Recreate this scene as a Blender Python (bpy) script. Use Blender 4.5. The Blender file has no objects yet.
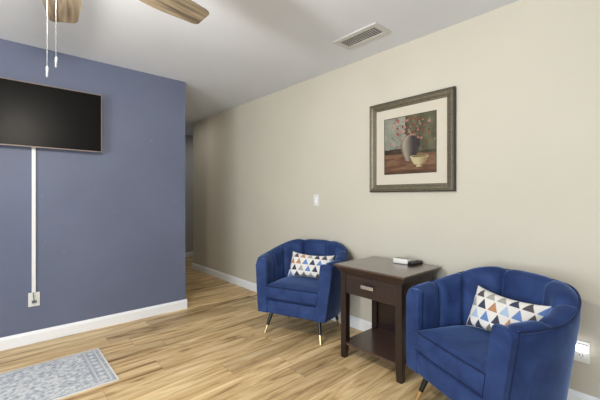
import bpy, bmesh, math, random
from mathutils import Vector, Matrix
R_ = math.radians
sc = bpy.context.scene
col = sc.collection
random.seed(7)

# ------------------------------------------------------------------ camera
F_PX = 337.0
cam_d = bpy.data.cameras.new('camera')
cam = bpy.data.objects.new('camera', cam_d); col.objects.link(cam)
cam_d.sensor_width = 36.0
cam_d.lens = F_PX / 600 * 36.0
cam_d.shift_y = -3.0 / 600
cam_d.clip_start = 0.02
cam.location = (0, 0, 1.2)
cam.rotation_euler = (R_(90), 0, R_(-42))
sc.camera = cam

# ------------------------------------------------------------------ world / colour
sc.view_settings.view_transform = 'Standard'
sc.view_settings.look = 'None'
sc.view_settings.gamma = 1
sc.view_settings.use_curve_mapping = False
sc.view_settings.exposure = -0.06
w = bpy.data.worlds.new('sky'); sc.world = w; w.use_nodes = True
bg = w.node_tree.nodes['Background']
bg.inputs['Color'].default_value = (0.78, 0.88, 1.0, 1)
bg.inputs['Strength'].default_value = 1.0

def area(name, loc, target, sx, sy, power, color):
    l = bpy.data.lights.new(name, 'AREA'); l.shape = 'RECTANGLE'
    l.size = sx; l.size_y = sy; l.energy = power; l.color = color
    o = bpy.data.objects.new(name, l); col.objects.link(o)
    o.location = loc
    d = Vector(target) - Vector(loc)
    o.rotation_euler = d.to_track_quat('-Z', 'Y').to_euler()
    return o
# daylight entering the windows of the room (left wall and the wall behind the camera)
area('window_daylight_left', (-3.02, 0.4, 1.3), (0, 0.4, 2.6), 2.5, 1.9, 175, (0.82, 0.92, 1.0))
area('window_daylight_back', (0.2, -3.02, 1.35), (0.2, 0, 2.6), 2.4, 1.6, 22, (0.86, 0.94, 1.0))

# ------------------------------------------------------------------ material helpers
def s2l(c):
    return tuple(((v / 255) / 12.92 if v / 255 <= 0.04045 else ((v / 255 + 0.055) / 1.055) ** 2.4) for v in c) + (1,)

class NT:
    def __init__(s, name):
        m = bpy.data.materials.new(name); m.use_nodes = True
        s.m = m; s.t = m.node_tree; s.b = s.t.nodes['Principled BSDF']
    def n(s, typ, **kw):
        nd = s.t.nodes.new(typ)
        for k, v in kw.items(): setattr(nd, k, v)
        return nd
    def l(s, a, b): s.t.links.new(a, b)
    def math(s, op, a, b=None, c=None):
        nd = s.n('ShaderNodeMath', operation=op)
        for i, v in enumerate((a, b, c)):
            if v is None: continue
            if isinstance(v, (int, float)): nd.inputs[i].default_value = v
            else: s.l(v, nd.inputs[i])
        return nd.outputs[0]
    def ramp(s, fac, stops):
        r = s.n('ShaderNodeValToRGB'); e = r.color_ramp.elements
        e[0].position, e[0].color = stops[0]; e[1].position, e[1].color = stops[-1]
        for p, c in stops[1:-1]:
            x = e.new(p); x.color = c
        s.l(fac, r.inputs[0]); return r.outputs[0]
    def mix(s, fac, a, b, mode='MIX'):
        nd = s.n('ShaderNodeMix', data_type='RGBA', blend_type=mode)
        for i, v in ((0, fac), (6, a), (7, b)):
            if isinstance(v, (int, float, tuple)): nd.inputs[i].default_value = v
            else: s.l(v, nd.inputs[i])
        return nd.outputs[2]
    def bump(s, h, strength, dist=0.002):
        b = s.n('ShaderNodeBump'); b.inputs['Strength'].default_value = strength
        b.inputs['Distance'].default_value = dist
        s.l(h, b.inputs['Height']); s.l(b.outputs[0], s.b.inputs['Normal'])
    def set(s, **kw):
        for k, v in kw.items(): s.b.inputs[k.replace('_', ' ')].default_value = v

def simple(name, rgb, rough=0.5, metal=0.0, noise=0.04, nscale=20, **kw):
    m = NT(name); c = s2l(rgb)
    nz = m.n('ShaderNodeTexNoise'); nz.inputs['Scale'].default_value = nscale; nz.inputs['Detail'].default_value = 3
    tc = m.n('ShaderNodeTexCoord'); m.l(tc.outputs['Object'], nz.inputs['Vector'])
    d = tuple(v * (1 - noise) for v in c[:3]) + (1,); u = tuple(min(1, v * (1 + noise)) for v in c[:3]) + (1,)
    m.l(m.ramp(nz.outputs[0], [(0.3, d), (0.7, u)]), m.b.inputs['Base Color'])
    m.set(Roughness=rough, Metallic=metal, **kw)
    return m.m

def wall_mat(name, rgb, rough=0.85):
    m = NT(name); c = s2l(rgb)
    tc = m.n('ShaderNodeTexCoord')
    nz = m.n('ShaderNodeTexNoise'); nz.inputs['Scale'].default_value = 1.3; nz.inputs['Detail'].default_value = 2
    m.l(tc.outputs['Object'], nz.inputs['Vector'])
    d = tuple(v * 0.975 for v in c[:3]) + (1,); u = tuple(v * 1.02 for v in c[:3]) + (1,)
    m.l(m.ramp(nz.outputs[0], [(0.35, d), (0.65, u)]), m.b.inputs['Base Color'])
    f = m.n('ShaderNodeTexNoise'); f.inputs['Scale'].default_value = 160; f.inputs['Detail'].default_value = 2
    m.l(tc.outputs['Object'], f.inputs['Vector'])
    m.bump(f.outputs[0], 0.12, 0.001)
    m.set(Roughness=rough); return m.m

def blue_wall_mat():
    m = NT('slate_blue_paint')
    tc = m.n('ShaderNodeTexCoord')
    nz = m.n('ShaderNodeTexNoise'); nz.inputs['Scale'].default_value = 1.6; nz.inputs['Detail'].default_value = 3
    m.l(tc.outputs['Object'], nz.inputs['Vector'])
    base = m.ramp(nz.outputs[0], [(0.35, s2l((98, 105, 127))), (0.65, s2l((103, 110, 132)))])
    # a few scuffs and touched-up specks
    v = m.n('ShaderNodeTexNoise'); v.inputs['Scale'].default_value = 9; v.inputs['Detail'].default_value = 5
    m.l(tc.outputs['Object'], v.inputs['Vector'])
    k = m.ramp(v.outputs[0], [(0.71, (0, 0, 0, 1)), (0.76, (1, 1, 1, 1))])
    m.l(m.mix(m.math('MULTIPLY', k, 0.35), base, s2l((150, 158, 182))), m.b.inputs['Base Color'])
    m.set(Roughness=0.5); m.b.inputs['Specular IOR Level'].default_value = 0.35
    f = m.n('ShaderNodeTexNoise'); f.inputs['Scale'].default_value = 120
    m.l(tc.outputs['Object'], f.inputs['Vector']); m.bump(f.outputs[0], 0.1, 0.001)
    return m.m

def floor_mat():
    m = NT('oak_vinyl_planks')
    geo = m.n('ShaderNodeNewGeometry'); sep = m.n('ShaderNodeSeparateXYZ')
    m.l(geo.outputs['Position'], sep.inputs[0])
    X, Y = sep.outputs[0], sep.outputs[1]
    W, L = 0.182, 1.22
    row = m.math('FLOOR', m.math('DIVIDE', Y, W))
    wn = m.n('ShaderNodeTexWhiteNoise', noise_dimensions='1D'); m.l(row, wn.inputs['W'])
    xo = m.math('ADD', m.math('DIVIDE', X, L), m.math('MULTIPLY', wn.outputs[0], 5.37))
    colm = m.math('FLOOR', xo)
    cid = m.n('ShaderNodeCombineXYZ'); m.l(row, cid.inputs[0]); m.l(colm, cid.inputs[1])
    wn2 = m.n('ShaderNodeTexWhiteNoise', noise_dimensions='3D'); m.l(cid.outputs[0], wn2.inputs['Vector'])
    # grain coordinates, shifted for each plank
    sh = m.n('ShaderNodeVectorMath', operation='SCALE'); m.l(wn2.outputs['Color'], sh.inputs[0]); sh.inputs['Scale'].default_value = 37.0
    add = m.n('ShaderNodeVectorMath', operation='ADD'); m.l(geo.outputs['Position'], add.inputs[0]); m.l(sh.outputs[0], add.inputs[1])
    mp = m.n('ShaderNodeMapping'); mp.inputs['Scale'].default_value = (1.0, 9.0, 1.0); m.l(add.outputs[0], mp.inputs[0])
    g1 = m.n('ShaderNodeTexNoise'); g1.inputs['Scale'].default_value = 1.5; g1.inputs['Detail'].default_value = 5; g1.inputs['Roughness'].default_value = 0.6; g1.inputs['Distortion'].default_value = 1.2
    m.l(mp.outputs[0], g1.inputs['Vector'])
    mp2 = m.n('ShaderNodeMapping'); mp2.inputs['Scale'].default_value = (3.0, 45.0, 1.0); m.l(add.outputs[0], mp2.inputs[0])
    g2 = m.n('ShaderNodeTexNoise'); g2.inputs['Scale'].default_value = 1.5; g2.inputs['Detail'].default_value = 4
    m.l(mp2.outputs[0], g2.inputs['Vector'])
    base = m.ramp(g1.outputs[0], [(0.32, s2l((136, 104, 68))), (0.44, s2l((198, 166, 118))), (0.56, s2l((222, 194, 146))), (0.72, s2l((236, 214, 170)))])
    tone = m.ramp(wn2.outputs[0], [(0.0, (0.76, 0.745, 0.73, 1)), (0.5, (0.99, 0.98, 0.97, 1)), (1.0, (1.1, 1.09, 1.08, 1))])
    c = m.mix(1.0, base, tone, 'MULTIPLY')
    fine = m.ramp(g2.outputs[0], [(0.3, (0.84, 0.83, 0.82, 1)), (0.6, (1.04, 1.04, 1.04, 1))])
    c = m.mix(0.8, c, fine, 'MULTIPLY')
    # knots
    kn = m.n('ShaderNodeTexNoise'); kn.inputs['Scale'].default_value = 2.6; kn.inputs['Detail'].default_value = 1
    mp3 = m.n('ShaderNodeMapping'); mp3.inputs['Scale'].default_value = (1.0, 3.2, 1.0); m.l(add.outputs[0], mp3.inputs[0]); m.l(mp3.outputs[0], kn.inputs['Vector'])
    kk = m.ramp(kn.outputs[0], [(0.72, (0, 0, 0, 1)), (0.8, (1, 1, 1, 1))])
    c = m.mix(m.math('MULTIPLY', kk, 0.6), c, s2l((104, 80, 58)))
    fy = m.math('FRACT', m.math('DIVIDE', Y, W)); ey = m.math('MINIMUM', fy, m.math('SUBTRACT', 1.0, fy))
    fx = m.math('FRACT', xo); ex = m.math('MINIMUM', fx, m.math('SUBTRACT', 1.0, fx))
    e1 = m.math('LESS_THAN', ey, 0.008); e2 = m.math('LESS_THAN', ex, 0.0014)
    gap = m.math('MAXIMUM', e1, e2)
    c = m.mix(m.math('MULTIPLY', gap, 0.4), c, s2l((92, 72, 54)))
    m.l(c, m.b.inputs['Base Color'])
    m.set(Roughness=0.42); m.b.inputs['Specular IOR Level'].default_value = 0.4
    m.bump(m.math('SUBTRACT', g2.outputs[0], m.math('MULTIPLY', gap, 1.5)), 0.12, 0.0015)
    return m.m

def wood_mat(name, dark, light, rough, axis=0, scale=1.0, coat=0.0):
    m = NT(name)
    tc = m.n('ShaderNodeTexCoord'); mp = m.n('ShaderNodeMapping')
    s = [30.0, 30.0, 30.0]; s[axis] = 2.0
    mp.inputs['Scale'].default_value = tuple(v * scale for v in s)
    m.l(tc.outputs['Object'], mp.inputs[0])
    nz = m.n('ShaderNodeTexNoise'); nz.inputs['Scale'].default_value = 1.4; nz.inputs['Detail'].default_value = 5; nz.inputs['Distortion'].default_value = 0.6
    m.l(mp.outputs[0], nz.inputs['Vector'])
    m.l(m.ramp(nz.outputs[0], [(0.3, s2l(dark)), (0.7, s2l(light))]), m.b.inputs['Base Color'])
    m.set(Roughness=rough); m.b.inputs['Coat Weight'].default_value = coat; m.b.inputs['Coat Roughness'].default_value = 0.2
    m.bump(nz.outputs[0], 0.05, 0.001)
    return m.m

def velvet_mat(name, deep, bright):
    m = NT(name)
    tc = m.n('ShaderNodeTexCoord')
    a = m.n('ShaderNodeTexNoise'); a.inputs['Scale'].default_value = 7; a.inputs['Detail'].default_value = 4; a.inputs['Distortion'].default_value = 0.8
    m.l(tc.outputs['Object'], a.inputs['Vector'])
    m.l(m.ramp(a.outputs[0], [(0.3, s2l(deep)), (0.7, s2l(bright))]), m.b.inputs['Base Color'])
    m.set(Roughness=0.75)
    m.b.inputs['Specular IOR Level'].default_value = 0.25
    m.b.inputs['Sheen Weight'].default_value = 1.0
    m.b.inputs['Sheen Roughness'].default_value = 0.3
    m.b.inputs['Sheen Tint'].default_value = s2l((140, 168, 220))
    f = m.n('ShaderNodeTexNoise'); f.inputs['Scale'].default_value = 35; f.inputs['Detail'].default_value = 3
    m.l(tc.outputs['Object'], f.inputs['Vector']); m.bump(f.outputs[0], 0.18, 0.003)
    return m.m

def attr_mat(name, rough=0.8, weave=0, spec=0.3, noise=0.0):
    """colour laid down as dye / paint, stored per face of the sheet"""
    m = NT(name)
    at = m.n('ShaderNodeAttribute'); at.attribute_name = 'dye'
    tc = m.n('ShaderNodeTexCoord')
    nz = m.n('ShaderNodeTexNoise'); nz.inputs['Scale'].default_value = weave or 40; nz.inputs['Detail'].default_value = 3
    m.l(tc.outputs['Object'], nz.inputs['Vector'])
    f = m.ramp(nz.outputs[0], [(0.3, (1 - noise,) * 3 + (1,)), (0.7, (1, 1, 1, 1))])
    m.l(m.mix(1.0, at.outputs['Color'], f, 'MULTIPLY'), m.b.inputs['Base Color'])
    m.set(Roughness=rough); m.b.inputs['Specular IOR Level'].default_value = spec
    if weave: m.bump(nz.outputs[0], 0.2, 0.001)
    return m.m

def emit_mat(name, rgb, strength):
    m = NT(name); m.set(Roughness=0.4)
    m.b.inputs['Base Color'].default_value = s2l(rgb)
    m.b.inputs['Emission Color'].default_value = s2l(rgb)
    m.b.inputs['Emission Strength'].default_value = strength
    return m.m

M = dict(
    beige=wall_mat('greige_paint', (199, 193, 178)),
    hall=wall_mat('hall_paint', (186, 186, 184)),
    blue=blue_wall_mat(),
    ceil=wall_mat('ceiling_paint', (224, 229, 238), 0.8),
    floor=floor_mat(),
    trim=simple('white_trim_paint', (240, 241, 243), 0.4, noise=0.01),
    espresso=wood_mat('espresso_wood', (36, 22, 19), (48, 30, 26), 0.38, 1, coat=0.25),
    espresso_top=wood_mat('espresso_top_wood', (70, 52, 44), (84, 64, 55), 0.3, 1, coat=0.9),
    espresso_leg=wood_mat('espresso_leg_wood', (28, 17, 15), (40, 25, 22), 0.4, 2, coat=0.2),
    velvet=velvet_mat('blue_velvet', (26, 45, 88), (46, 68, 116)),
    piping=velvet_mat('blue_velvet_piping', (17, 28, 62), (24, 38, 78)),
    black=simple('black_lacquer', (24, 22, 22), 0.3),
    gold=simple('brushed_gold', (226, 200, 150), 0.28, 1.0),
    chrome=simple('brushed_nickel', (214, 212, 208), 0.25, 1.0),
    plate=simple('white_plastic', (222, 221, 216), 0.35, noise=0.01),
    slot=simple('dark_slot', (50, 48, 46), 0.6),
    screen=simple('tv_screen_glass', (12, 11, 10), 0.34, noise=0.02, **{'Specular_IOR_Level': 0.1}),
    bezel=simple('champagne_bezel', (128, 114, 106), 0.5, 0.2),
    tvback=simple('tv_black_plastic', (22, 22, 23), 0.5),
    race=simple('cord_cover_plastic', (228, 228, 228), 0.4, noise=0.01),
    cord=simple('grey_cord', (88, 90, 100), 0.5),
    frame=None,
    mat=simple('cream_mat_board', (200, 192, 176), 0.9, noise=0.01),
    painting=attr_mat('painted_print', 0.6, 0, 0.2),
    pillow=attr_mat('pillow_cotton', 0.9, 260, 0.2, 0.05),
    rug=attr_mat('rug_pile', 0.95, 300, 0.1, 0.12),
    blade=wood_mat('driftwood_blade', (58, 50, 42), (140, 127, 106), 0.5, 0, 0.8),
    fanmetal=simple('brushed_nickel_fan', (180, 178, 174), 0.3, 1.0),
    chain=simple('silver_chain', (180, 180, 178), 0.4, 0.3),
    glassshade=emit_mat('lit_frosted_glass', (255, 232, 200), 12.0),
    ventwhite=simple('vent_white_metal', (205, 205, 203), 0.5, noise=0.01),
    ventdark=simple('vent_dark_inside', (60, 60, 60), 0.8),
    nightlight=emit_mat('lit_night_light', (250, 250, 255), 7.0),
    remotew=simple('white_remote_plastic', (222, 218, 212), 0.4, noise=0.01),
    remoteg=simple('grey_remote_face', (140, 136, 128), 0.5),
    remoteb=simple('black_remote_plastic', (26, 24, 26), 0.35),
    rubberb=simple('button_rubber', (84, 82, 86), 0.6),
)
def frame_mat():
    m = NT('antique_pewter_frame')
    tc = m.n('ShaderNodeTexCoord')
    mp = m.n('ShaderNodeMapping'); mp.inputs['Scale'].default_value = (60, 60, 60); m.l(tc.outputs['Object'], mp.inputs[0])
    a = m.n('ShaderNodeTexNoise'); a.inputs['Scale'].default_value = 3; a.inputs['Detail'].default_value = 4; m.l(mp.outputs[0], a.inputs['Vector'])
    m.l(m.ramp(a.outputs[0], [(0.3, s2l((72, 66, 52))), (0.55, s2l((112, 104, 86))), (0.75, s2l((146, 138, 118)))]), m.b.inputs['Base Color'])
    m.set(Roughness=0.45, Metallic=0.35); m.bump(a.outputs[0], 0.3, 0.001)
    return m.m
M['frame'] = frame_mat()
M['frame_dark'] = simple('dark_frame_edge', (44, 38, 32), 0.4)

# ------------------------------------------------------------------ mesh helpers
def build(name, bm, mat, parent=None, smooth=False, angle=40):
    me = bpy.data.meshes.new(name)
    bmesh.ops.recalc_face_normals(bm, faces=bm.faces[:])
    bm.to_mesh(me); bm.free()
    me.materials.append(mat)
    o = bpy.data.objects.new(name, me); col.objects.link(o)
    if smooth:
        for p in me.polygons: p.use_smooth = True
        me.set_sharp_from_angle(angle=R_(angle))
    if parent: o.parent = parent
    return o

def tag(o, label=None, cat=None, group=None, kind=None):
    if label: o['label'] = label
    if cat: o['category'] = cat
    if group: o['group'] = group
    if kind: o['kind'] = kind
    return o
def thing(name, loc, rz, label, cat, group=None):
    o = bpy.data.objects.new(name, None); col.objects.link(o)
    o.empty_display_size = 0.1
    o.location = loc; o.rotation_euler = (0, 0, rz)
    return tag(o, label, cat, group)
def struct(name, bm, mat): return tag(build(name, bm, mat), kind='structure')

def box(bm, x0, x1, y0, y1, z0, z1, bevel=0.0, seg=2, mtx=None):
    t = bmesh.new()
    bmesh.ops.create_cube(t, size=1)
    for v in t.verts:
        v.co = Vector((x0 + (v.co.x + .5) * (x1 - x0), y0 + (v.co.y + .5) * (y1 - y0), z0 + (v.co.z + .5) * (z1 - z0)))
    if bevel: bmesh.ops.bevel(t, geom=t.edges[:], offset=bevel, segments=seg, affect='EDGES', profile=0.5)
    if mtx: bmesh.ops.transform(t, matrix=mtx, verts=t.verts[:])
    join(bm, t); return bm
def join(bm, t):
    mp = {v: bm.verts.new(v.co) for v in t.verts}
    for f in t.faces: bm.faces.new([mp[v] for v in f.verts])
    t.free()
def B(*a, **k): return box(bmesh.new(), *a, **k)
def tube(bm, pts, r, seg=8, closed=False):
    pts = [Vector(p) for p in pts]; n = len(pts); rings = []
    up = None
    for i, p in enumerate(pts):
        a = pts[(i - 1) % n] if (closed or i > 0) else p
        b = pts[(i + 1) % n] if (closed or i < n - 1) else p
        d = (b - a).normalized()
        if up is None:
            up = d.orthogonal().normalized()
        up = (up - d * up.dot(d))
        up = up.normalized() if up.length > 1e-6 else d.orthogonal().normalized()
        s = d.cross(up)
        rr = r[i] if isinstance(r, (list, tuple)) else r
        rings.append([bm.verts.new(p + (up * math.cos(2 * math.pi * k / seg) + s * math.sin(2 * math.pi * k / seg)) * rr) for k in range(seg)])
    m = n if closed else n - 1
    for i in range(m):
        A, C = rings[i], rings[(i + 1) % n]
        for k in range(seg):
            bm.faces.new([A[k], A[(k + 1) % seg], C[(k + 1) % seg], C[k]])
    if not closed:
        bm.faces.new(rings[0][::-1]); bm.faces.new(rings[-1])
    return bm
def prism(bm, poly, h0, h1, axis='z', bevel=0.0, seg=2):
    """poly extruded between h0 and h1 along an axis; poly gives the other two coordinates in order"""
    t = bmesh.new()
    def P(a, b, h):
        return {'z': (a, b, h), 'x': (h, a, b), 'y': (a, h, b)}[axis]
    lo = [t.verts.new(P(a, b, h0)) for a, b in poly]; hi = [t.verts.new(P(a, b, h1)) for a, b in poly]
    n = len(poly)
    t.faces.new(lo[::-1]); t.faces.new(hi)
    for i in range(n): t.faces.new([lo[i], lo[(i + 1) % n], hi[(i + 1) % n], hi[i]])
    if bevel: 
        ed = [e for e in t.edges if (e.verts[0] in lo) == (e.verts[1] in lo)]
        bmesh.ops.bevel(t, geom=ed, offset=bevel, segments=seg, affect='EDGES', profile=0.5)
    join(bm, t); return bm
def lathe(bm, prof, c=(0, 0), seg=32):
    rings = []
    for r, z in prof:
        if r < 1e-5: rings.append([bm.verts.new((c[0], c[1], z))])
        else: rings.append([bm.verts.new((c[0] + r * math.cos(2 * math.pi * k / seg), c[1] + r * math.sin(2 * math.pi * k / seg), z)) for k in range(seg)])
    for A, C in zip(rings, rings[1:]):
        for k in range(seg):
            k2 = (k + 1) % seg
            if len(A) == 1: bm.faces.new([A[0], C[k2], C[k]])
            elif len(C) == 1: bm.faces.new([A[k], A[k2], C[0]])
            else: bm.faces.new([A[k], A[k2], C[k2], C[k]])
    return bm

# ------------------------------------------------------------------ room
XR, YB, H = 2.45, 3.53, 2.44          # right wall, blue wall, ceiling height
XL, YK = -2.8, -2.8                   # left wall, wall behind the camera
XE, YC, YF = 1.513, 5.40, 6.52        # end of blue wall, end of the long wall, far hall wall
struct('floor', B(XL - .15, 4.2, YK - .15, YF + .15, -0.1, 0), M['floor'])
struct('ceiling', B(XL - .15, 4.2, YK - .15, YF + .15, H, H + .1), M['ceil'])
struct('wall_right', B(XR, XR + .13, YK - .15, YC, 0, H), M['beige'])
struct('wall_front', B(XL - .15, XE, YB, YB + .13, 0, H), M['blue'])
struct('wall_hall_left', B(XE - .13, XE, YB + .13, YF, 0, H), M['hall'])
struct('wall_hall_far', B(XE - .13, 4.2, YF, YF + .13, 0, H), M['hall'])
struct('wall_hall_side', B(XR + .13, 4.2, YC - .13, YC, 0, H), M['hall'])
struct('wall_hall_right', B(4.07, 4.2, YC, YF, 0, H), M['hall'])
# left wall and the wall behind the camera, each with a window opening
bm = bmesh.new()
wy0, wy1, wz0, wz1 = -0.85, 1.65, 0.35, 2.2
box(bm, XL - .13, XL, YK, wy0, 0, H); box(bm, XL - .13, XL, wy1, YB, 0, H)
box(bm, XL - .13, XL, wy0, wy1, 0, wz0); box(bm, XL - .13, XL, wy0, wy1, wz1, H)
struct('wall_left', bm, M['beige'])
bm = bmesh.new()
vx0, vx1, vz0, vz1 = -1.0, 1.4, 0.6, 2.1
box(bm, XL - .13, vx0, YK - .13, YK, 0, H); box(bm, vx1, XR, YK - .13, YK, 0, H)
box(bm, vx0, vx1, YK - .13, YK, 0, vz0); box(bm, vx0, vx1, YK - .13, YK, vz1, H)
struct('wall_back', bm, M['beige'])
bm = bmesh.new()   # left window frame
for y in (wy0, (wy0 + wy1) / 2 - .03, wy1 - .06): box(bm, XL - .09, XL - .03, y, y + .06, wz0, wz1)
for z in (wz0, wz1 - .06): box(bm, XL - .09, XL - .03, wy0 + .06, wy1 - .06, z, z + .06)
struct('window_1', bm, M['trim'])
bm = bmesh.new()
for x in (vx0, (vx0 + vx1) / 2 - .03, vx1 - .06): box(bm, x, x + .06, YK - .09, YK - .03, vz0, vz1)
for z in (vz0, vz1 - .06): box(bm, vx0 + .06, vx1 - .06, YK - .09, YK - .03, z, z + .06)
struct('window_2', bm, M['trim'])

def base_profile(h=0.10, t=0.016):
    return [(0, 0), (t, 0), (t, h - .022), (t - .004, h - .012), (t - .009, h - .004), (t - .010, h), (0, h)]
BH = 0.098
bm = bmesh.new(); prism(bm, [(XR - a, b) for a, b in base_profile(BH)], YK, YC, 'y')
prism(bm, [(YC + a, b) for a, b in base_profile(BH)], XR - .016, XR + .13, 'x')
struct('baseboard_right', bm, M['trim'])
bm = bmesh.new(); prism(bm, [(YB - a, b) for a, b in base_profile(BH)], XL, XE + .016, 'x')
prism(bm, [(XE + a, b) for a, b in base_profile(BH)], YB, YB + .13, 'y')
struct('baseboard_front', bm, M['trim'])
bm = bmesh.new(); prism(bm, [(XE + a, b) for a, b in base_profile(BH)], YB + .13, YF, 'y'); struct('baseboard_hall_left', bm, M['trim'])
bm = bmesh.new(); prism(bm, [(YF - a, b) for a, b in base_profile(BH)], XE + .016, 4.07, 'x'); struct('baseboard_hall_far', bm, M['trim'])
bm = bmesh.new(); prism(bm, [(XL + a, b) for a, b in base_profile(BH)], YK, YB - .016, 'y'); struct('baseboard_left', bm, M['trim'])

# ------------------------------------------------------------------ colour sheets
def sheet(bm, nx, ny, fpos, fcol):
    """grid with a dye colour on each face"""
    lay = bm.loops.layers.float_color.new('dye')
    V = [[bm.verts.new(fpos(i / nx, j / ny)) for i in range(nx + 1)] for j in range(ny + 1)]
    for j in range(ny):
        for i in range(nx):
            f = bm.faces.new([V[j][i], V[j][i + 1], V[j + 1][i + 1], V[j + 1][i]])
            c = s2l(fcol((i + .5) / nx, (j + .5) / ny))
            for lp in f.loops: lp[lay] = c
    return V
def lerp(a, b, t):
    t = max(0, min(1, t)); return tuple(x + (y - x) * t for x, y in zip(a, b))
from mathutils import noise as mn
def nz(x, y, s=1.0, seed=0): return mn.noise(Vector((x * s, y * s, seed * 7.3)))
def fbm(x, y, s, seed=0): return nz(x, y, s, seed) + .5 * nz(x, y, s * 2.1, seed + 1) + .25 * nz(x, y, s * 4.3, seed + 2)

# ------------------------------------------------------------------ armchair
CW, CD, CT = 0.364, 0.575, 0.094          # half width, depth, shell thickness
ZB, ZA, ZT = 0.192, 0.645, 0.752
def u_path(n, hw=CW, D=CD, straight=0.20, ex=2.15):
    """plan points from the right front to the left front around the back, front plane at u=0 (+x forward)"""
    pts = []
    for i in range(n + 1):
        a = -math.pi / 2 + math.pi * i / n
        c, s = math.cos(a), math.sin(a)
        pts.append((-straight - (D - straight) * abs(c) ** (2 / ex), math.copysign((hw + .036) * abs(s) ** (2 / ex), s)))
    arm = [(-.004 - (straight - .004) * k / 8, hw + .036 * math.sin(math.pi / 2 * k / 8)) for k in range(8)]
    full = [(x, -y) for x, y in arm] + pts + arm[::-1]
    # resample evenly
    L = [0]
    for p, q in zip(full, full[1:]): L.append(L[-1] + math.dist(p, q))
    out = []; k = 0; N = 336
    for i in range(N + 1):
        t = L[-1] * i / N
        while k < len(L) - 2 and L[k + 1] < t: k += 1
        f = (t - L[k]) / max(1e-9, L[k + 1] - L[k])
        out.append((full[k][0] + (full[k + 1][0] - full[k][0]) * f, full[k][1] + (full[k + 1][1] - full[k][1]) * f))
    return out
def normals(P):
    N = []
    for i in range(len(P)):
        a = P[max(0, i - 2)]; b = P[min(len(P) - 1, i + 2)]
        t = Vector((b[0] - a[0], b[1] - a[1])).normalized()
        N.append(Vector((-t.y, t.x)))    # towards the inside
    c = P[len(P) // 2]; 
    if N[len(P) // 2].x < 0: N = [-n for n in N]
    return N
def smooth(t): t = max(0, min(1, t)); return t * t * (3 - 2 * t)
def top_z(s):
    q = min(s, 1 - s) * 2           # 0 front, 1 back centre
    return ZA + (ZT - ZA) * smooth((q - 0.16) / 0.60) + 0.012 * smooth(q / .2)

NCH = 7
def shell_geometry():
    P = u_path(240); N = normals(P); n = len(P)
    inner = [Vector(p) + nn * CT for p, nn in zip(P, N)]
    L = [0]
    for a, b in zip(inner, inner[1:]): L.append(L[-1] + (b - a).length)
    # seams: the two arm channels at each side are narrower
    wd = [0.8, .8, 1.05, 1.25, 1.05, .8, .8]; tot = sum(wd); seams = [0]
    for v in wd: seams.append(seams[-1] + v / tot)
    bm = bmesh.new(); rows = []
    for i in range(n):
        s = i / (n - 1); li = L[i] / L[-1]; zt = top_z(s)
        k = max(j for j in range(NCH) if seams[j] <= li + 1e-9)
        x = (li - seams[k]) / (seams[k + 1] - seams[k]); x = max(0, min(1, x))
        puff = (1 - abs(2 * x - 1) ** 5) ** .75
        back = smooth((min(s, 1 - s) * 2 - .3) / .5)
        p = Vector(P[i]); nn = N[i]
        prof = []
        for z, d in ((ZB, .006), (ZB + .012, .0), (.30, .0), (.45, .0), (zt - .07, .0), (zt - .022, .0), (zt - .008, .004)):
            prof.append((d, z))
        A = .032
        for z_off, d, wgt in ((0.0, .014, .25), (.008, .03, .7), (.009, .052, 1), (.002, CT - .025, 1), (-.012, CT - .008, 1), (-.035, CT, 1), (-.09, CT + .003, 1)):
            dz = 0
            if d < CT - .02: dz = A * .7 * (puff - .7) * wgt
            dd = d + (A * (puff - .6) * wgt if d > CT - .03 else 0)
            prof.append((dd, zt + z_off + dz))
        zl = zt - .09
        for f in (.25, .5, .75, 1.0):
            z = zl + (.40 - zl) * f
            prof.append((CT + .003 + back * .045 * f + A * (puff - .6), z))
        prof.append((CT + .02, .33)); 
        rows.append([bm.verts.new((p.x + nn.x * d, p.y + nn.y * d, z)) for d, z in prof])
    for a, b in zip(rows, rows[1:]):
        for k in range(len(a) - 1): bm.faces.new([a[k], a[k + 1], b[k + 1], b[k]])
    bm.faces.new(rows[0]); bm.faces.new(rows[-1][::-1])
    # underside closing strip
    for a, b in zip(rows, rows[1:]): bm.faces.new([a[0], b[0], b[-1], a[-1]])
    pip = []
    for i in range(n):
        zt = top_z(i / (n - 1)); p = Vector(P[i]) + N[i] * .003
        pip.append((p.x, p.y, zt - .003))
    return bm, pip

def puffy_panel(sign):
    """upholstered front of one arm: rounded top corners"""
    y0, y1 = CW - CT - .012, CW + .004
    pts = []
    zt = ZA + .004
    r1, r2 = .052, .020
    pts += [(y0, ZB), (y1, ZB), (y1, .30), (y1, .46), (y1, zt - r1 - .03)]
    for k in range(7):
        a = math.pi / 2 * k / 6; pts.append((y1 - r1 + r1 * math.cos(a), zt - r1 + r1 * math.sin(a)))
    for k in range(5):
        a = math.pi / 2 + math.pi / 2 * k / 4; pts.append((y0 + r2 + r2 * math.cos(a), zt - r2 + r2 * math.sin(a)))
    bm = bmesh.new()
    prism(bm, [(sign * a, b) for a, b in pts], -.03, .010, 'x', bevel=.010, seg=3)
    return bm

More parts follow.
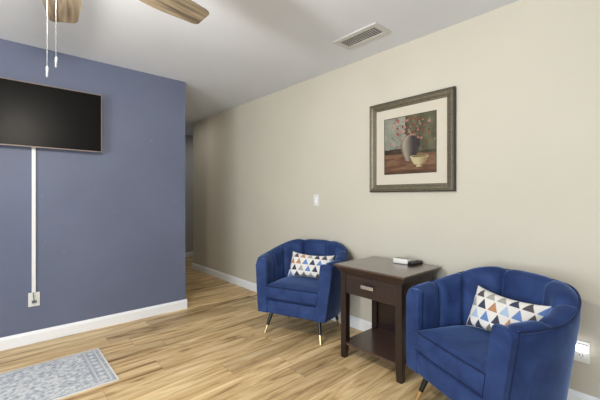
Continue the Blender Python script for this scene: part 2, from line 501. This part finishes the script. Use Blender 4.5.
def cushion_geo():
    # rounded seat: follows the inside of the shell; puffed top
    hw = CW - CT - .006; D = CD - CT - .03
    out = []
    n = 40
    out.append((.014, -hw))
    for i in range(n + 1):
        a = -math.pi / 2 + math.pi * i / n
        c, s = math.cos(a), math.sin(a)
        out.append((-.2 - (D - .2) * abs(c) ** (2 / 2.6), math.copysign(hw * abs(s) ** (2 / 2.6), s)))
    out.append((.014, hw))
    m = 14
    out += [(.014 + .006 * math.sin(math.pi * k / m), hw - 2 * hw * k / m) for k in range(1, m)]
    c = Vector((-.22, 0))
    bm = bmesh.new(); rings = []
    z0, z1 = .312, .425
    for sc_, z in ((.90, z0 + .002), (.97, z0 + .004), (.995, z0 + .014), (1.004, (z0 + z1) / 2), (.998, z1 - .012), (.985, z1 - .001), (.93, z1 + .008), (.8, z1 + .016), (.6, z1 + .022), (.35, z1 + .025)):
        rings.append([bm.verts.new((c.x + (x - c.x) * sc_, y * sc_, z)) for x, y in out])
    for a, b in zip(rings, rings[1:]):
        for k in range(len(a)): k2 = (k + 1) % len(a); bm.faces.new([a[k], a[k2], b[k2], b[k]])
    bm.faces.new(rings[0][::-1])
    top = bm.verts.new((c.x, 0, z1 + .026))
    for k in range(len(out)): bm.faces.new([rings[-1][k], rings[-1][(k + 1) % len(out)], top])
    pt = [(c.x + (x - c.x) * .995, y * .995, z1 - .003) for x, y in out]
    pb = [(c.x + (x - c.x) * 1.0, y * 1.0, z0 + .010) for x, y in out]
    return bm, pt, pb

def make_armchair(label):
    t = thing('armchair', (0, 0, 0), 0, label, 'armchair')
    off = .27                                   # front plane lies this far ahead of the empty
    def sh(o, rake=True):
        if rake:                                # the tub narrows and comes forward towards its base
            for v in o.data.vertices:
                t_ = max(0, (ZA - v.co.z) / (ZA - ZB)); v.co.x += .036 * t_; v.co.y *= 1 - .135 * t_
                if v.co.z > ZA: v.co.x -= .06 * (v.co.z - ZA)
        o.location.x = off; return o
    bm, pip = shell_geometry()
    sh(build('tub_shell', bm, M['velvet'], t, True, 50))
    for s in (-1, 1):
        sh(build('arm_front', puffy_panel(s), M['velvet'], t, True, 35))
    bm = bmesh.new()
    front = [( .004, -CW - .002, z) for z in ()]
    # piping down the outer corner of each arm, then round the top edge
    def down(s):
        return [(-.026, s * (CW + o), z) for z, o in ((ZB + .004, .003), (.30, .003), (.46, .003), (ZA - .06, .003), (ZA - .02, .002))]
    path = down(-1) + [(-.028, -(CW - .004), ZA - .001)] + pip[6:-6] + [(-.028, CW - .004, ZA - .001)] + down(1)[::-1]
    tube(bm, path, .0052, 6)
    sh(build('piping', bm, M['piping'], t, True))
    # base: apron across the front and the platform under the cushion
    bm = bmesh.new()
    box(bm, -.05, .004, -(CW - CT - .008), CW - CT - .008, ZB, .306, .012, 3)
    sh(build('front_apron', bm, M['velvet'], t, True, 35))
    P = u_path(40, CW - .06, CD - .06)
    bm = bmesh.new(); prism(bm, [(min(x, -.052), y) for x, y in P[::4]], ZB - .004, .30, 'z')
    sh(build('seat_platform', bm, M['black'], t))
    bm, pt, pb = cushion_geo()
    cu = sh(build('seat_cushion', bm, M['velvet'], t, True, 60))
    bm = bmesh.new(); tube(bm, pt, .0058, 6, True); tube(bm, pb, .005, 6, True)
    cp = sh(build('cushion_piping', bm, M['piping'], cu, True)); cp.location.x = 0
    for (u, v) in ((.012, -1), (.012, 1), (-.445, -1), (-.445, 1)):
        fx, fy = u + (.02 if u < 0 else 0), v * .268
        tx, ty = (-.055 if u > 0 else -.39), v * .225
        a = Vector((tx, ty, ZB + .005)); b = Vector((fx, fy, 0.0))
        k = a.lerp(b, .66)
        bm = bmesh.new(); tube(bm, [a, k], [.0185, .0132], 16)
        lg = sh(build('leg', bm, M['black'], t, True, 50), False)
        bm = bmesh.new(); tube(bm, [k, b], [.0137, .0105], 16)
        for vv in bm.verts: vv.co.z = max(0.0, vv.co.z)
        tip = build('leg_tip', bm, M['gold'], lg, True, 50); tag(tip, 'gold metal tip of the leg')
    return t
def kids(o): return [c for c in bpy.data.objects if c.parent == o]
def copy_tree(o, parent=None):
    ch = kids(o); c = o.copy(); col.objects.link(c); c.parent = parent
    for k in ch: copy_tree(k, c)
    return c
def place_chair(o, cx, cy, deg):
    f = (math.cos(R_(deg)), math.sin(R_(deg)))
    o.location = (cx - .27 * f[0], cy - .27 * f[1], 0); o.rotation_euler = (0, 0, R_(deg))
chA = make_armchair('blue velvet tub armchair beside the white night light, right of the side table')
chB = copy_tree(chA)
chB['label'] = 'blue velvet tub armchair farther back, left of the side table, nearer the hallway'
chA['group'] = chB['group'] = 'blue velvet armchairs'
place_chair(chA, 1.724, .766, 154.8)
place_chair(chB, 1.869, 2.175, 201.3)

# ------------------------------------------------------------------ pillows
PC = dict(w=(226, 222, 216), s=(62, 66, 84), b=(104, 134, 186), l=(168, 190, 212), o=(182, 134, 98), g=(164, 160, 152), k=(84, 80, 82), t=(120, 116, 98))
def pillow_color(pat, nx, ny):
    def f(u, v):
        X, Y = u * nx, v * ny
        j = int(Y); fy = Y - j
        X2 = X + (.5 if j % 2 else 0); i = int(X2); fx = X2 - i
        h = (fy - .06) / .88
        if 0 <= h <= 1 and abs(fx - .5) < .43 * (1 - h):
            return PC[pat[j % len(pat)][i % len(pat[0])]]
        return PC['w']
    return f
def make_pillow(name, label, w, h, t, pat, nx, ny, flip=False):
    bm = bmesh.new()
    root_label = label
    GX, GY = 132, 84
    fc = pillow_color(pat, nx, ny)
    def pos(side):
        def f(u, v):
            a, b = 2 * u - 1, 2 * v - 1
            pin = .055
            x = w / 2 * a * (1 - pin * (1 - abs(a) ** 2) * abs(b) ** 4 * 0 - pin * (1 - b * b) * a * a)
            z = h / 2 * b * (1 - .2 * (1 - a * a) * b * b)
            th = ((1 - a ** 4) * (1 - b ** 4)) ** .55 * t / 2
            th *= 1 + .10 * nz(u, v, 3, 5)
            return Vector((x, -side * th, z + h / 2))
        return f
    sheet(bm, GX, GY, pos(1), fc)
    sheet2 = bmesh.new(); 
    lay = bm.loops.layers.float_color['dye']
    fp = pos(-1)
    V = [[bm.verts.new(fp(i / 30, j / 20)) for i in range(31)] for j in range(21)]
    for j in range(20):
        for i in range(30):
            f = bm.faces.new([V[j][i], V[j + 1][i], V[j + 1][i + 1], V[j][i + 1]])
            for lp in f.loops: lp[lay] = s2l(PC['w'])
    sheet2.free()
    me = bpy.data.meshes.new(name); bm.to_mesh(me); bm.free(); me.materials.append(M['pillow'])
    for p in me.polygons: p.use_smooth = True
    o = bpy.data.objects.new(name, me); col.objects.link(o)
    tag(o, root_label, 'pillow')
    return o
patN = ['okslkb', 'obltgs', 'oslbok', 'gsolgk', 'bklgsb']
pil1 = make_pillow('throw_pillow', 'white lumbar pillow with coloured triangles lying askew in the nearer armchair', .43, .245, .10,
                   ['sstkls', 'olbsog', 'gsolbk', 'bkggsk'], 6, 4)
pil2 = make_pillow('throw_pillow', 'white lumbar pillow with coloured triangles propped in the farther armchair', .43, .245, .10,
                   ['bstgks', 'ssgbso', 'oobsbl', 'gkogsk'], 6, 4)
pil1['group'] = pil2['group'] = 'triangle print pillows'
def place_pillow(o, chair, u, v, z, yaw, lean, roll):
    """u, v in the chair's frame (front plane u=0); pillow face looks along -Y of its own frame"""
    m = Matrix.Translation((u + .27, v, z)) @ Matrix.Rotation(R_(90 + yaw), 4, 'Z') @ Matrix.Rotation(R_(-lean), 4, 'X') @ Matrix.Rotation(R_(roll), 4, 'Y')
    cm = Matrix.Translation(chair.location) @ Matrix.Rotation(chair.rotation_euler[2], 4, 'Z')
    o.matrix_world = cm @ m
place_pillow(pil1, chA, -.27, .036, .453, 1, 23, -1)
place_pillow(pil2, chB, -.235, .038, .451, 0, 24, 1)

# ------------------------------------------------------------------ side table
tb = thing('side_table', (2.145, 1.425, 0), 0, 'dark espresso wooden side table with one drawer and a lower shelf', 'side table')
def T(name, bm, mat='espresso', smooth_=False): return build(name, bm, M[mat], tb, smooth_)
hx, hy = .255, .295
T('table_top', B(-hx, hx, -hy, hy, .682, .696, .003), 'espresso_top')
bm = bmesh.new()       # sloping cornice below the top
lo = [(-.222, -.262), (.222, -.262), (.222, .262), (-.222, .262)]; hi = [(-.248, -.288), (.248, -.288), (.248, .288), (-.248, .288)]
a = [bm.verts.new((x, y, .640)) for x, y in lo]; b = [bm.verts.new((x, y, .682)) for x, y in hi]
bm.faces.new(a[::-1]); bm.faces.new(b)
for k in range(4): bm.faces.new([a[k], a[(k + 1) % 4], b[(k + 1) % 4], b[k]])
T('cornice', bm)
lx, ly, lw = .217, .256, .047
for sx in (-1, 1):
    for sy in (-1, 1):
        bm = bmesh.new()
        xo, yo = sx * lx, sy * ly; xi, yi = sx * (lx - lw), sy * (ly - lw)
        t_ = .010
        secs = [(0.0, t_), (.10, 0), (.643, 0)]
        rings = []
        for z, tp in secs:
            X0, Y0 = xo, yo; X1, Y1 = xi + sx * tp, yi + sy * tp
            rings.append([bm.verts.new(q) for q in ((X0, Y0, z), (X1, Y0, z), (X1, Y1, z), (X0, Y1, z))])
        bm.faces.new(rings[0][::-1]); bm.faces.new(rings[-1])
        for A, C in zip(rings, rings[1:]):
            for k in range(4): bm.faces.new([A[k], A[(k + 1) % 4], C[(k + 1) % 4], C[k]])
        T('leg', bm, 'espresso_leg')
for sy in (-1, 1):
    T('side_rail', B(-lx + lw, lx - lw, sy * (ly - .006) - .009, sy * (ly - .006) + .009 - .006 * (sy > 0), .485, .6395))
T('top_rail', B(-lx + .003, -lx + .02, -ly + lw, ly - lw, .630, .640))
dr = T('drawer', B(-lx + .002, -lx + .02, -ly + lw + .002, ly - lw - .002, .488, .628, .002))
build('drawer_box', B(-lx + .02, lx - lw - .02, -ly + lw + .01, ly - lw - .01, .50, .60), M['espresso'], dr)
hb = bmesh.new()
box(hb, -lx - .026, -lx - .016, -.052, .052, .556, .582, .002)
for y in (-.045, .045): box(hb, -lx - .017, -lx + .004, y - .006, y + .006, .566, .576)
tag(build('handle', hb, M['chrome'], dr), 'brushed silver bar handle')
T('back_panel', B(lx - .024, lx - .010, -ly + lw, ly - lw, .118, .640))
T('shelf', B(-lx + .006, lx - .012, -ly + .008, ly - .008, .100, .118, .002), 'espresso_top')

# remotes on the table
zt = .6965
wr = thing('remote_control', (2.29, 1.385, zt), R_(96), 'white remote control lying on the side table, left of the black one', 'remote')
build('remote_body', B(-.060, .060, -.034, .034, 0, .038, .010, 3), M['remotew'], wr, True)
bm = bmesh.new(); box(bm, -.050, .050, -.022, .022, .0381, .040, .0008)
fp = build('button_panel', bm, M['remoteg'], wr); tag(fp, 'grey panel with buttons')
br = thing('remote_control', (2.335, 1.30, zt), R_(-4), 'black remote control lying on the side table, right of the white one', 'remote')
build('remote_body', B(-.068, .068, -.023, .023, 0, .022, .007, 3), M['remoteb'], br, True)
bm = bmesh.new()
for i in range(6):
    for j in range(3): box(bm, -.052 + i * .019, -.042 + i * .019, -.015 + j * .011, -.008 + j * .011, .022, .0235)
build('buttons', bm, M['rubberb'], br)
wr['group'] = br['group'] = 'remotes on the side table'

# ------------------------------------------------------------------ framed picture
pf = thing('framed_picture', (XR, 1.414, 1.245), 0, 'framed still life print of a vase and bowl hanging on the beige wall', 'picture')
PW, PH, D0 = .365, .742, .003     # half width, height, gap from wall
# moulding profile: distance from the outer edge, depth from the wall
prof = [(0, .003), (0, .030), (.006, .034), (.012, .030), (.020, .034), (.036, .028), (.048, .018), (.054, .017), (.058, .013), (.058, .003)]
bm = bmesh.new(); rings = []
for d, e in prof:
    rings.append([bm.verts.new((-e, y, z)) for y, z in ((PW - d, d), (PW - d, PH - d), (-PW + d, PH - d), (-PW + d, d))])
rings.append(rings[0])
for A, C in zip(rings, rings[1:]):
    for k in range(4): bm.faces.new([A[k], A[(k + 1) % 4], C[(k + 1) % 4], C[k]])
build('frame', bm, M['frame'], pf)
bm = bmesh.new(); rings = []
for d, e in ((-.004, .001), (-.004, .026), (.002, .033), (.002, .001)):
    rings.append([bm.verts.new((-e, y, z)) for y, z in ((PW - d, d), (PW - d, PH - d), (-PW + d, PH - d), (-PW + d, d))])
rings.append(rings[0])
for A, C in zip(rings, rings[1:]):
    for k in range(4): bm.faces.new([A[k], A[(k + 1) % 4], C[(k + 1) % 4], C[k]])
tag(build('frame_edge', bm, M['frame_dark'], pf), 'dark outer edge of the frame')
build('mat_board', B(-.010, -.004, -PW + .05, PW - .05, .05, PH - .05), M['mat'], pf)

rnd = random.Random(3)
blooms = []
for _ in range(78):
    cx = rnd.choice([rnd.gauss(.42, .13), rnd.gauss(.78, .13), rnd.gauss(.6, .2), rnd.gauss(.25, .12)])
    cy = rnd.uniform(.60, .97) if rnd.random() < .72 else rnd.uniform(.42, .7)
    if abs(cx - .52) < .16 and cy < .64: continue
    if cx < .12: continue
    blooms.append((cx, cy, rnd.uniform(.014, .030), rnd.choice([(150, 60, 58), (176, 92, 86), (196, 128, 118), (124, 44, 46), (206, 150, 138)])))
stems = []
for _ in range(16):
    a = rnd.uniform(-1.1, 1.1); L = rnd.uniform(.25, .5)
    stems.append([(.52 + math.sin(a) * L * t + .05 * math.sin(3 * t + a), .68 + math.cos(a) * L * t * .75 - .1 * t * t * abs(a)) for t in [k / 12 for k in range(13)]])
def paint(u, v):
    n = fbm(u, v, 6, 1)
    c = lerp((92, 92, 68), (122, 120, 92), .5 + n)                       # olive ground
    edge = .45 + .02 * n
    if u < edge and v > .42: c = lerp((176, 176, 158), (150, 154, 140), .5 + n + (1 - v) * .4)
    if abs(u - edge) < .012 and v > .42: c = (88, 80, 64)
    if u < .58 and .34 < v <= .44 + .01 * n: c = lerp((58, 48, 40), (84, 70, 56), .5 + n)
    if u > .58 and .30 < v < .38: c = lerp((70, 68, 50), (92, 86, 64), .5 + n)
    tv = .355 - .03 * u
    if v < tv: c = lerp((112, 78, 58), (148, 112, 84), .45 + fbm(u * .6, v * 3, 6, 4) + (v - .1) * .6)
    if v < .05: c = lerp(c, (78, 56, 44), .5)
    for st in stems:
        for p in st[::1]:
            if (u - p[0]) ** 2 + (v - p[1]) ** 2 < 4.5e-5: c = (84, 62, 50)
    # vase
    if .215 < v < .665:
        q = (v - .215) / .45
        prof_ = [(0, .075), (.12, .10), (.35, .145), (.6, .175), (.78, .165), (.9, .10), (.95, .07), (1, .12)]
        for (a0, r0), (a1, r1) in zip(prof_, prof_[1:]):
            if a0 <= q <= a1: r = r0 + (r1 - r0) * (q - a0) / (a1 - a0)
        r *= 1.1; x = (u - .525) / r
        if abs(x) < 1:
            c = lerp((196, 184, 160), (62, 54, 54), smooth((x + .85) / 1.4))
            if x < -.8: c = lerp(c, (104, 98, 88), .6)
            if q > .955: c = lerp((192, 184, 164), (124, 112, 98), (x + 1) / 2)
            c = lerp(c, (150, 138, 124), .12 + .3 * n)
    # bowl
    if .10 < v < .315:
        q = (v - .10) / .215
        r = .055 if q < .12 else (.04 if q < .2 else .07 + .115 * math.sqrt((q - .2) / .8))
        x = (u - .70) / r
        if abs(x) < 1 and q < .86 + .1 * math.sqrt(1 - x * x):
            c = lerp((222, 206, 158), (160, 138, 96), smooth((x + .3) / 1.3))
            if q > .72: c = lerp((232, 222, 184), (190, 172, 128), (x + 1) / 2)
            if ((u - .70) / .15) ** 2 + ((v - .283) / .024) ** 2 < 1: c = (146, 128, 88)
    c = tuple(q * .8 for q in c)
    for bx, by, r, cc in blooms:
        dx, dy = u - bx, v - by; a = math.atan2(dy, dx); d = math.hypot(dx, dy)
        if d < r * (.75 + .35 * math.cos(5 * a + bx * 40)): c = lerp(tuple(q * .86 for q in cc), (70, 30, 30), 0 if d > r * .25 else .5)
    return c
ya, yb2, za_, zb_ = 1.635 - 1.412, 1.189 - 1.412, 1.391 - 1.245, 1.846 - 1.245
bm = bmesh.new()
sheet(bm, 120, 122, lambda u, v: Vector((-.0115, ya + (yb2 - ya) * u, za_ + (zb_ - za_) * v)), paint)
build('print', bm, M['painting'], pf)
bm = bmesh.new(); rings = []
for d, e in ((0, .0105), (0, .0125), (-.005, .0125), (-.005, .0105)):
    rings.append([bm.verts.new((-e, y, z)) for y, z in ((yb2 + d, za_ + d), (ya - d, za_ + d), (ya - d, zb_ - d), (yb2 + d, zb_ - d))])
for A, C in zip(rings, rings[1:]):
    for k in range(4): bm.faces.new([A[k], A[(k + 1) % 4], C[(k + 1) % 4], C[k]])
build('mat_bevel', bm, M['frame_dark'], pf)

# ------------------------------------------------------------------ television
tvx0, tvx1, tvz0, tvz1 = -.222, .706, 1.602, 2.118
tv = thing('television', ((tvx0 + tvx1) / 2, YB, 1.86), 0, 'black flat screen television mounted on the blue wall', 'television')
w2, h2 = (tvx1 - tvx0) / 2, (tvz1 - tvz0) / 2
build('casing', B(-w2, w2, -.078, -.045, -h2, h2, .003), M['tvback'], tv)
bm = bmesh.new(); rings = []
for d, e in ((-.001, .060), (-.001, .081), (.007, .081), (.007, .0795)):
    rings.append([bm.verts.new((x, -e, z)) for x, z in ((-w2 + d, -h2 + d), (w2 - d, -h2 + d), (w2 - d, h2 - d), (-w2 + d, h2 - d))])
for A, C in zip(rings, rings[1:]):
    for k in range(4): bm.faces.new([A[k], A[(k + 1) % 4], C[(k + 1) % 4], C[k]])
tag(build('bezel', bm, M['bezel'], tv), 'thin champagne coloured bezel')
build('screen', B(-w2 + .007, w2 - .007, -.0795, -.077, -h2 + .007, h2 - .007), M['screen'], tv)
bm = bmesh.new(); box(bm, -.1, .1, -.047, 0, -.12, .12, .003); box(bm, -.25, .25, -.05, -.04, -.15, -.11); build('wall_mount', bm, M['tvback'], tv)

# cord cover, outlet
cc = build('cord_cover', B(.214, .240, YB - .016, YB, .416, 1.66, .003), M['race'])
tag(cc, 'white vertical cord cover running down the blue wall below the television', 'cord cover')
ou = thing('wall_outlet', (.2295, YB, .359), 0, 'white outlet plate with a plugged cord low on the blue wall', 'outlet')
build('cover_plate', B(-.038, .038, -.006, 0, -.058, .056, .002), M['plate'], ou)
bm = bmesh.new(); box(bm, -.016, .016, -.024, -.006, -.030, -.008, .005, 3)
tag(build('plug', bm, M['cord'], ou, True), 'grey plug in the lower socket')
bm = bmesh.new(); tube(bm, [(0, -.022, -.016), (-.002, -.026, .005), (-.005, -.020, .03), (-.006, -.012, .058)], .0032, 8)
build('plug_cord', bm, M['cord'], ou, True)
bm = bmesh.new()
for x in (-.006, .006): box(bm, x - .0015, x + .0015, -.0068, -.005, .018, .030)
build('socket_slots', bm, M['slot'], ou)

ro = thing('wall_outlet', (XR, .350, .330), 0, 'white outlet plate on the beige wall behind the nearer armchair, holding the night light', 'outlet')
build('cover_plate', B(-.006, 0, -.038, .038, -.060, .060, .002), M['plate'], ro)
bm = bmesh.new()
for z in (-.022, .022): box(bm, -.0085, -.005, -.017, .017, z - .015, z + .015, .0015)
build('socket', bm, M['plate'], ro)
bm = bmesh.new()
for y in (-.007, .007): box(bm, -.0095, -.008, y - .0015, y + .0015, -.024, -.013)
box(bm, -.0095, -.008, -.002, .002, -.032, -.028); build('socket_slots', bm, M['slot'], ro)
nl = thing('night_light', (XR - .0088, .350, .356), 0, 'small glowing white night light plugged into the outlet by the nearer armchair', 'night light')
bm = bmesh.new(); box(bm, -.014, 0, -.030, .030, -.017, .017, .004, 2); build('plug_base', bm, M['plate'], nl, True)
bm = bmesh.new(); box(bm, -.034, -.014, -.034, .034, -.017, .019, .009, 4); tag(build('lamp_diffuser', bm, M['nightlight'], nl, True), 'glowing white diffuser')

sw = thing('light_switch', (XR, 2.467, 1.167), 0, 'white wall switch plate on the beige wall above the farther armchair', 'light switch')
build('cover_plate', B(-.006, 0, -.037, .037, -.059, .059, .002), M['plate'], sw)
bm = bmesh.new(); box(bm, -.0105, -.005, -.015, .015, -.032, .032, .002); build('rocker', bm, M['trim'], sw)

# ------------------------------------------------------------------ ceiling vent
vt = thing('ceiling_vent', (2.095, 1.62, H), 0, 'white rectangular air vent with dark louvres on the ceiling', 'vent')
bm = bmesh.new(); vx, vy = .100, .205; ix, iy = .062, .168
for a in ((-vx, vx, -vy, -iy), (-vx, vx, iy, vy), (-vx, -ix, -iy, iy), (ix, vx, -iy, iy)): box(bm, *a, -.009, 0)
build('vent_frame', bm, M['ventwhite'], vt)
build('duct_opening', B(-ix, ix, -iy, iy, -.0015, 0), M['ventdark'], vt)
for k in range(6):
    x = -ix + .010 + k * (2 * ix - .02) / 5
    bm = bmesh.new(); box(bm, -.0038, .0038, -iy, iy, -.0006, .0006, mtx=Matrix.Translation((x, 0, -.0062)) @ Matrix.Rotation(R_(-12), 4, 'Y'))
    build('slat', bm, M['ventwhite'], vt)
bm = bmesh.new()
for k in range(15):
    y = -iy + .011 + k * (2 * iy - .022) / 14; box(bm, -ix, ix, y - .0012, y + .0012, -.0045, -.0035)
build('cross_bars', bm, M['ventwhite'], vt)

# ------------------------------------------------------------------ rug
rx0, rx1, ry0, ry1 = -.315, .597, 2.436, 3.044
def rugcol(u, v):
    x, y = u * .912, v * .608
    d = min(x, .912 - x, y, .608 - y)
    n = fbm(x, y, 42, 2); n2 = fbm(x, y, 60, 5)
    ground = lerp((158, 165, 177), (226, 226, 224), .6 + .45 * n + .5 * n2)
    line = (222, 222, 220)
    if d < .012: return (226, 225, 222)
    if d < .030: return lerp((158, 164, 174), (200, 202, 204), .5 + n2)
    if d < .036: return line
    ex = min(x, .912 - x)
    if ex < .105 and ex > .036 and d > .036:     # end border with motifs
        if ex < .042 or ex > .099 : return lerp(line, (170, 176, 186), .3)
        t = (y / .062) % 1; a = abs(t - .5); b = abs((ex - .070) / .022)
        if b < 1 and abs(a * 2.4 + b * .55 - .75) < .13: return line
        if b < .5 and a < .14: return line
        return lerp((150, 158, 172), (190, 194, 200), .5 + n2)
    if ex < .128 and d > .036: 
        return lerp((166, 172, 184), line, .5 + .5 * math.sin(x * 500)) if ex < .116 else lerp((154, 160, 174), (196, 198, 204), .5 + n2)
    for mx in (.574, .338):
        r = math.hypot((x - mx) / 1.3, y - .304)
        if r < .012: return lerp(ground, (160, 168, 180), .5)
        if .024 < r < .034: return line
        if .07 < r < .078 + .004 * n: ground = lerp(ground, line, .5)
    g = math.sin(x * 70 + 2 * math.sin(y * 40)) * math.sin(y * 75 + 2 * math.sin(x * 38))
    if g > .62: ground = lerp(ground, line, .55)
    if g < -.7: ground = lerp(ground, (138, 146, 164), .5)
    return ground
bm = bmesh.new()
V = sheet(bm, 260, 172, lambda u, v: Vector((rx0 + (rx1 - rx0) * u, ry0 + (ry1 - ry0) * v, .008)), rugcol)
lay = bm.loops.layers.float_color['dye']
rim = V[0] + [r[-1] for r in V[1:]] + V[-1][-2::-1] + [r[0] for r in V[-2:0:-1]]
low = [bm.verts.new((v.co.x, v.co.y, .0)) for v in rim]
for k in range(len(rim)):
    k2 = (k + 1) % len(rim)
    f = bm.faces.new([rim[k], low[k], low[k2], rim[k2]])
    for lp in f.loops: lp[lay] = s2l((216, 214, 210))
rg = build('area_rug', bm, M['rug']); tag(rg, 'small grey and white vintage patterned rug on the wood floor', 'rug')

# ------------------------------------------------------------------ ceiling fan
FX, FY, FZ = .175, 1.570, 2.15
fan = thing('ceiling_fan', (FX, FY, FZ), 0, 'ceiling fan with driftwood blades and hanging pull chains', 'ceiling fan')
bm = bmesh.new(); lathe(bm, [(0, .289), (.07, .289), (.068, .26), (.045, .235), (.014, .228), (.014, .13), (.05, .12), (.10, .10), (.115, .06), (.115, .0), (.09, -.03), (0, -.03)])
build('motor_housing', bm, M['fanmetal'], fan, True, 30)
b1 = math.degrees(math.atan2(0.06, 1))
def cam2w(l, d): return (d * math.sin(R_(42)) + l * math.cos(R_(42)), d * math.cos(R_(42)) - l * math.sin(R_(42)))
t1 = cam2w(-1.303, 1.861); t2 = cam2w(-.52, 1.789)
a1 = math.atan2(t1[1] - FY, t1[0] - FX); a2 = math.atan2(t2[1] - FY, t2[0] - FX)
amid = (a1 + a2) / 2
bl = None
for k in range(5):
    ang = amid + R_(36) - R_(72) * k
    piv = bpy.data.objects
    outline = []
    r0, r1 = .17, .655
    def hw(r):
        t = (r - r0) / (r1 - r0); return .050 + .030 * smooth(t / .5) - .014 * smooth((t - .5) / .5)
    rs = [r0 + (r1 - .055 - r0) * i / 14 for i in range(15)]
    top = [(r, hw(r)) for r in rs]
    hwE = hw(r1 - .055)
    arc = [(r1 - .055 + .055 * math.sin(math.pi / 2 * i / 6) ** 1, hwE * (1 - .32 * (1 - math.cos(math.pi / 2 * i / 6)))) for i in range(1, 7)]
    side = top + arc
    poly = side + [(x, -y) for x, y in side[::-1]]
    bm = bmesh.new(); prism(bm, poly, -.003, .003, 'z')
    bmesh.ops.rotate(bm, verts=bm.verts[:], matrix=Matrix.Rotation(R_(-11), 3, 'X'))
    o = build('blade', bm, M['blade'], fan); o.rotation_euler = (0, 0, ang)
    bm = bmesh.new(); box(bm, .10, .24, -.018, .018, .003, .010); box(bm, .2, .27, -.04, .04, .003, .008)
    bmesh.ops.rotate(bm, verts=bm.verts[:], matrix=Matrix.Rotation(R_(-11), 3, 'X'))
    build('blade_bracket', bm, M['fanmetal'], o)
lk = build('light_kit', lathe(bmesh.new(), [(0, -.03), (.055, -.03), (.055, -.035), (.095, -.04), (.1, -.05), (0, -.05)]), M['fanmetal'], fan, True, 30)
build('glass_shade', lathe(bmesh.new(), [(.098, -.049), (.11, -.055), (.112, -.065), (.095, -.085), (.06, -.098), (0, -.104)]), M['glassshade'], lk, True)
for (px, pyb, d, ln) in ((47, 77, 1.262, 0), (56, 67.5, 1.262, 0)):
    l = (px - 300) / F_PX * d; wx, wy = cam2w(l, d); zb = 1.2 + (197 - pyb) / F_PX * d
    bm = bmesh.new(); p0 = (wx - FX, wy - FY, -.045); 
    tube(bm, [p0, (p0[0], p0[1], zb - FZ + .03)], .0012, 6)
    c_ = build('pull_chain', bm, M['chain'], fan)
    bm = bmesh.new(); lathe(bm, [(0, .04), (.0018, .04), (.0034, .036), (.0034, .003), (.002, 0), (0, 0)], (p0[0], p0[1]), 12)
    bmesh.ops.translate(bm, verts=bm.verts[:], vec=(0, 0, zb - FZ))
    build('chain_fob', bm, M['plate'], c_, True)

lp = bpy.data.lights.new('fan_lamp', 'POINT'); lp.energy = 85; lp.color = (1.0, 0.94, 0.86); lp.shadow_soft_size = 0.05
lo_ = bpy.data.objects.new('fan_lamp', lp); col.objects.link(lo_); lo_.location = (FX, FY, FZ - .13)
# added fill, out of view in the side passage, brightens the far hall wall
area('passage_fill', (3.4, 5.95, 2.38), (3.4, 5.95, 0), .4, .4, 3.2, (1.0, 0.98, 0.95))
area('hall_fill', (1.82, 4.95, 2.40), (1.82, 4.95, 0), .25, .25, 2.6, (1.0, 0.96, 0.9))  # unseen fill added to lift the dim hall end of the right wall
